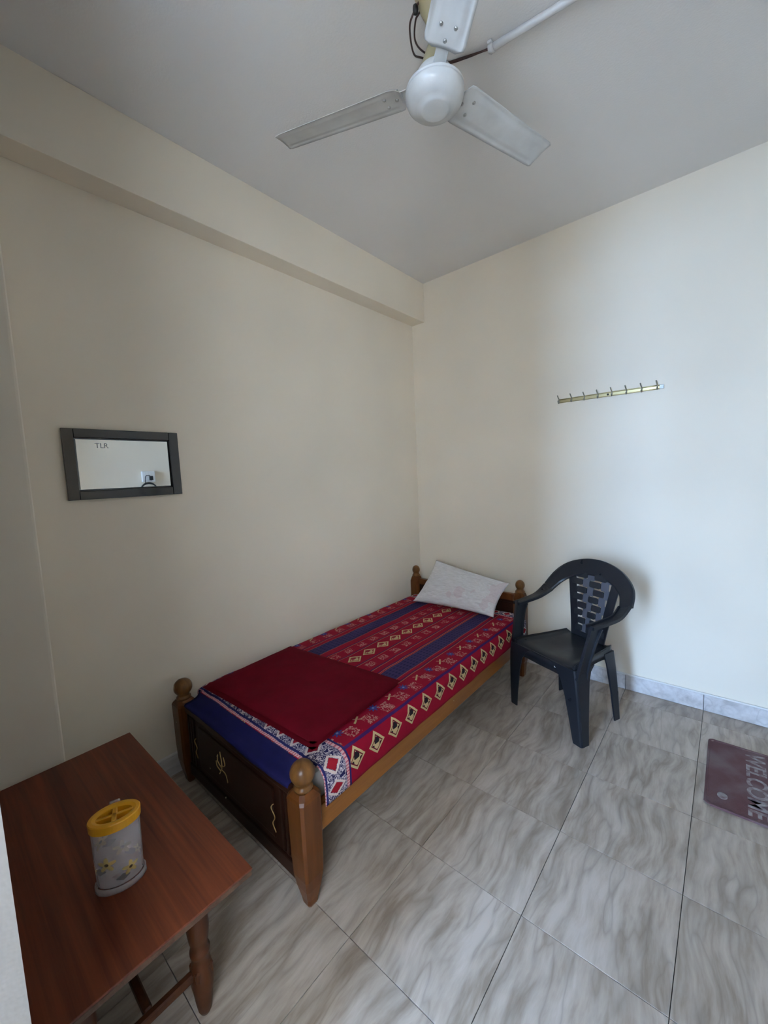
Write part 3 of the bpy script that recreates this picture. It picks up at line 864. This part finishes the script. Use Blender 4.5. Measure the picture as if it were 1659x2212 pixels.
# ------------------------------------------------------------------ mirror
mr = empty('wall_mirror', (0, -2.262, 1.563), 'small black framed mirror hanging on the left wall', 'mirror')
y0, y1, z0, z1 = -.230, .230, -.150, .150
fw = .041
boxes_ = [('frame_side', (0.004, y0, z0), (.020, y0 + fw, z1)), ('frame_side', (0.004, y1 - fw, z0), (.020, y1, z1)),
          ('frame_bar', (0.004, y0 + fw + .0006, z1 - fw + .004), (.019, y1 - fw - .0006, z1)), ('frame_bar', (0.004, y0 + fw + .0006, z0), (.019, y1 - fw - .0006, z0 + fw - .004))]
for n_, a, c_ in boxes_: box(n_, a, c_, m_frame, mr, .0012, 1)
box('backing', (.0005, y0 + .02, z0 + .02), (.005, y1 - .02, z1 - .02), m_backing, mr)
gy0, gy1, gz0, gz1, bv = y0 + fw + .0008, y1 - fw - .0008, z0 + fw - .0032, z1 - fw + .0032, .006
vs = [(.0070, gy0, gz0), (.0070, gy1, gz0), (.0070, gy1, gz1), (.0070, gy0, gz1), (.0092, gy0 + bv, gz0 + bv), (.0092, gy1 - bv, gz0 + bv), (.0092, gy1 - bv, gz1 - bv), (.0092, gy0 + bv, gz1 - bv),
      (.0052, gy0, gz0), (.0052, gy1, gz0), (.0052, gy1, gz1), (.0052, gy0, gz1)]
gl = mesh('mirror_glass', vs, [(4, 5, 6, 7), (0, 1, 5, 4), (1, 2, 6, 5), (2, 3, 7, 6), (3, 0, 4, 7), (8, 11, 10, 9), (0, 8, 9, 1), (1, 9, 10, 2), (2, 10, 11, 3), (3, 11, 8, 0)], m_mirror, mr)

def text_mesh(name, s, size, mat, parent, mtx, ext=.0004, off=0):
    cu = bpy.data.curves.new(name, 'FONT'); cu.body = s; cu.size = size; cu.align_x = 'CENTER'; cu.align_y = 'CENTER'; cu.extrude = ext; cu.offset = off
    t = bpy.data.objects.new(name, cu); COL.objects.link(t)
    dg = bpy.context.evaluated_depsgraph_get(); dg.update()
    me = bpy.data.meshes.new_from_object(t.evaluated_get(dg)); me.name = name
    bpy.data.objects.remove(t); bpy.data.curves.remove(cu)
    o = link(name, me, mat, parent); o.matrix_local = mtx
    return o
# faint marker scribble on the glass
text_mesh('scribble', 'TLR', .030, m_pencil, mr, Matrix.Translation((.0096, -2.352 + 2.262, 1.643 - 1.563)) @ Matrix(((0, 0, 1, 0), (1, 0, 0, 0), (0, 1, 0, 0), (0, 0, 0, 1))), .0002)

# switch box and hanging cable on the opposite wall, seen in the mirror
sb = empty('switch_box', (XR, -1.23, 1.55), 'white switch box on the right wall, seen in the mirror', 'switch')
box('box_body', (-.038, -.064, -.058), (-.001, .064, .058), m_switch, sb, .006, 2)
for i in range(3): box('rocker', (-.043, -.045 + i * .026, .010), (-.037, -.026 + i * .026, .042), m_switch, sb, .002, 1)
lathe('socket', [(.018, 0), (.018, .003), (.013, .004), (.012, .001)], m_black, sb, 20).matrix_local = Matrix.Translation((-.0375, .02, -.025)) @ Matrix.Rotation(-PI / 2, 4, 'Y')
ck = [(-.036, -.045, .01), (-.06, -.02, .0), (-.045, .01, -.022)]
cb = empty('charger_cable', (XR - .036, -1.243, 1.405), 'black coiled cable hanging under the switch box, seen in the mirror', 'cable')
ring = [(-.012 + .010 * math.sin(a * 2), .083 * math.cos(a), .078 * math.sin(a)) for a in [2 * PI * i / 40 for i in range(41)]]
tube('coil', ring, .0065, m_black, cb, 8, 0)
ring2 = [(-.004 + .008 * math.cos(a * 3), .080 * math.cos(a) + .004, .074 * math.sin(a) - .006) for a in [2 * PI * i / 40 for i in range(41)]]
tube('coil', ring2, .006, m_black, cb, 8, 0)
tube('lead', [(-.010, -.03, .070), (-.022, -.032, .11), (-.036, -.028, .15), (-.040, .012, .155)], .004, m_black, cb, 6, 6)
box('plug', (-.050, .005, .105), (-.026, .040, .150), m_black, cb, .005, 2)

# ------------------------------------------------------------------ hook rail
hr = empty('hook_rail', (1.488, 0, 1.905), 'brass hook rail with eight hooks on the back wall', 'hook rail')
box('back_plate', (-.293, -.004, -.011), (.288, -.0005, .009), m_brass, hr, .001, 1)
tube('rail_rod', [(-.285, -.008, .010), (.02, -.008, .0115), (.283, -.008, .010)], .0035, m_brass, hr, 8, 4)
tube('rail_rod', [(-.285, -.007, -.010), (.02, -.007, -.0105), (.283, -.007, -.010)], .003, m_brass, hr, 8, 4)
hk = None
HX = [-.281 + .0791 * i for i in range(8)]
hv_, hf_ = tube_data(smooth_path([(0, -.010, -.013), (0, -.012, -.004), (0, -.013, .010), (-.003, -.020, .022), (-.005, -.030, .036)], 4), .0032, 7)
h2v, h2f = tube_data(smooth_path([(0, -.010, -.010), (0, -.020, -.016), (0, -.030, -.012), (0, -.034, -.004)], 4), .0026, 7)
for i, x in enumerate(HX):
    if hk is None:
        o_ = len(hv_)
        hk = mesh('hook', hv_ + h2v, hf_ + [tuple(a + o_ for a in f) for f in h2f], m_hook, hr, True); hk.location = (x, 0, 0)
    else:
        copy_of(hk, hr, (x, 0, .0012 * math.sin(i * 2)))
for x in (-.287, .012):
    lathe('screw', [(.0062, 0), (.006, .002), (.003, .0035), (.0005, .004)], m_black, hr, 12).matrix_local = Matrix.Translation((x, -.004, 0)) @ Matrix.Rotation(PI / 2, 4, 'X')
box('end_cap', (.282, -.012, -.012), (.305, -.0005, .012), m_cap, hr, .003, 2)

# ------------------------------------------------------------------ ceiling fan
FC = (1.336, -1.678); FZ = 2.706
fan = empty('ceiling_fan', (FC[0], FC[1], FZ), 'white three bladed ceiling fan hanging from the ceiling', 'fan')
top = ZC - FZ
lathe('canopy', [(.062, top - .001), (.062, top - .012), (.052, top - .045), (.036, top - .085), (.020, top - .120), (.0165, top - .128)], m_ivory, fan, 28)
lathe('down_rod', [(.012, .045), (.012, top - .11)], m_fan, fan, 16)
lathe('lower_canopy', [(.016, .125), (.020, .12), (.034, .085), (.046, .050), (.048, .042)], m_ivory, fan, 28)
lathe('motor', [(.030, .062), (.044, .054), (.056, .040), (.062, .022), (.066, .002), (.088, -.005), (.0945, -.010), (.0950, -.014), (.0925, -.0165), (.0950, -.019), (.0950, -.026), (.090, -.040), (.078, -.053), (.062, -.0610), (.048, -.0645), (.0465, -.0675), (.040, -.069), (.022, -.0705), (.003, -.071)], m_fan, fan, 48)
def blade_mesh():
    # outline in blade coordinates: r along the blade, w across; pressed ridges along both long edges
    L0, L1 = .108, .600
    n, m2 = 40, 14; vs, fs = [], []
    for lay in (0, -.0022):
        for i in range(n + 1):
            s = i / n
            r = L0 + (L1 - L0) * s
            hwid = .062 + (.052 - .062) * s
            d = s * (L1 - L0)
            if d < .022: hwid *= .58 + .42 * math.sqrt(max(0, 1 - (1 - d / .022) ** 2))
            d2 = (1 - s) * (L1 - L0)
            if d2 < .010: hwid *= .90 + .10 * math.sqrt(max(0, 1 - (1 - d2 / .010) ** 2))
            for j in range(m2 + 1):
                t = j / m2 * 2 - 1
                w = t * hwid
                z = -.26 * w * (.9)          # pitch
                z += .004 * (1 - t * t)
                if .62 < abs(t) < .86 and .06 < s < .97: z += .004
                vs.append((r, w, z + lay + .058 * r))
    K = (n + 1) * (m2 + 1)
    for i in range(n):
        for j in range(m2):
            a = i * (m2 + 1) + j
            fs.append((a, a + 1, a + m2 + 2, a + m2 + 1)); fs.append((K + a, K + a + m2 + 1, K + a + m2 + 2, K + a + 1))
    rim = [j for j in range(m2 + 1)] + [i * (m2 + 1) + m2 for i in range(1, n + 1)] + [n * (m2 + 1) + j for j in range(m2 - 1, -1, -1)] + [i * (m2 + 1) for i in range(n - 1, 0, -1)]
    for q in range(len(rim)): fs.append((rim[q], rim[(q + 1) % len(rim)], K + rim[(q + 1) % len(rim)], K + rim[q]))
    return vs, fs
bvs, bfs = blade_mesh()
blade0 = None
for k_ in range(3):
    ang = math.radians(77.3) + k_ * 2 * PI / 3
    if blade0 is None:
        blade0 = mesh('blade', bvs, bfs, m_fan, fan, True)
        parts = []
        b = bmesh.new(); bm_box(b, (.055, -.020, .006), (.195, .020, .010), .001, 1); bm_box(b, (.115, -.036, .0065), (.185, .036, .0095), .001, 1)
        for q in b.verts: q.co.z += .058 * q.co.x - .234 * q.co.y * max(0, min(1, (q.co.x - .08) / .05))
        parts.append(from_bm('blade_bracket', b, m_fan, blade0))
        for (rx, wy) in ((.130, 0.0), (.168, .021), (.168, -.021)):
            sc_ = lathe('screw', [(.0058, .001), (.0056, -.002), (.003, -.0035), (.0004, -.004)], m_steel, blade0, 12)
            sc_.location = (rx, wy, -.26 * .9 * wy + .0012 + .058 * rx); parts.append(sc_)
        bl_ = blade0
    else:
        bl_ = copy_of(blade0, fan)
        for q in parts: copy_of(q, bl_)
    bl_.rotation_euler = (0, 0, ang); bl_.location = (0, 0, .004)

# conduit pipe and wires on the ceiling
cp = empty('conduit_pipe', (1.38, -1.37, ZC), 'white plastic conduit pipe running across the ceiling', 'pipe')
tube('pipe', [(0, 0, -.013), (.6, .085, -.013), (1.365, .195, -.013)], .0125, m_pvc, cp, 12, 4)
b = bmesh.new(); bm_box(b, (.004, -.022, -.010), (.022, .026, -.0005), .002, 1)
vs_, fs_ = tube_data([(.006 + .0 * i, 0, 0) for i in range(2)], .014)
clip = from_bm('clip', b, m_pvc, cp)
lathe('clip_ring', [(.0128, -.008), (.0155, -.008), (.0155, .008), (.0128, .008)], m_pvc, clip, 20, cap=False).matrix_local = Matrix.Translation((.013, .002, -.013)) @ Matrix.Rotation(PI / 2, 4, 'Y')
W1 = [(1.385, -1.369, ZC - .012), (1.30, -1.40, ZC - .006), (1.225, -1.44, ZC - .006), (1.195, -1.53, ZC - .030), (1.212, -1.61, ZC - .08), (1.262, -1.70, ZC - .10), (1.290, -1.715, ZC - .085), (1.315, -1.705, ZC - .05)]
fw_ = empty('fan_wiring', (1.30, -1.55, ZC), 'two brown wires looping from the conduit to the ceiling fan', 'wire')
winv = Matrix.Translation((-1.30, 1.55, -ZC))
W2 = [(1.385, -1.365, ZC - .006), (1.30, -1.393, ZC - .004), (1.235, -1.43, ZC - .005), (1.208, -1.53, ZC - .022), (1.228, -1.62, ZC - .06), (1.275, -1.685, ZC - .078), (1.295, -1.69, ZC - .07), (1.318, -1.69, ZC - .05)]
for w_ in (W1, W2):
    t_ = tube('wire', w_, .0030, m_wire, None, 8, 8); t_.parent = fw_; t_.matrix_parent_inverse = winv
t_ = lathe('tape_joint', [(.003, -.014), (.008, -.010), (.009, 0), (.008, .010), (.003, .014)], m_black, None, 14, (1.295, -1.712, ZC - .078)); t_.parent = fw_; t_.matrix_parent_inverse = winv

# ------------------------------------------------------------------ doormat
mt = empty('door_mat', (2.222, -.570, 0), 'worn maroon doormat with faded lettering on the floor', 'mat')
b = bmesh.new(); bm_box(b, (-.170, -.263, .0004), (.170, .263, .007))
es = [e for e in b.edges if abs((e.verts[0].co - e.verts[1].co).normalized().z) > .9]
bmesh.ops.bevel(b, geom=es, offset=.022, segments=5, affect='EDGES')
from_bm('mat_body', b, m_mat, mt)
def rrect(h, w, r, z, n=6):
    out = []
    for cx_, cy_, a0 in ((h - r, w - r, 0), (-h + r, w - r, PI / 2), (-h + r, -w + r, PI), (h - r, -w + r, 1.5 * PI)):
        for i in range(n + 1):
            a_ = a0 + PI / 2 * i / n; out.append((cx_ + r * math.cos(a_), cy_ + r * math.sin(a_), z))
    return out
rr_ = [rrect(.170, .263, .022, .0066), rrect(.169, .262, .021, .0092), rrect(.161, .254, .015, .0092), rrect(.159, .252, .014, .0066)]
n_ = len(rr_[0]); fs_ = []
for j in range(4):
    for i in range(n_): fs_.append((j * n_ + i, j * n_ + (i + 1) % n_, ((j + 1) % 4) * n_ + (i + 1) % n_, ((j + 1) % 4) * n_ + i))
mesh('mat_border', sum(rr_, []), fs_, m_mat, mt)
text_mesh('mat_lettering', 'WELCOME', .098, m_matprint, mt, Matrix.Translation((.006, 0, .0072)) @ Matrix.Rotation(-PI / 2, 4, 'Z'), .0004, .0022)
lathe('worn_spot', [(.020, .007), (.020, .0076), (.016, .0078)], m_matprint, mt, 20, (-.108, -.175, 0), .9, 1.15)
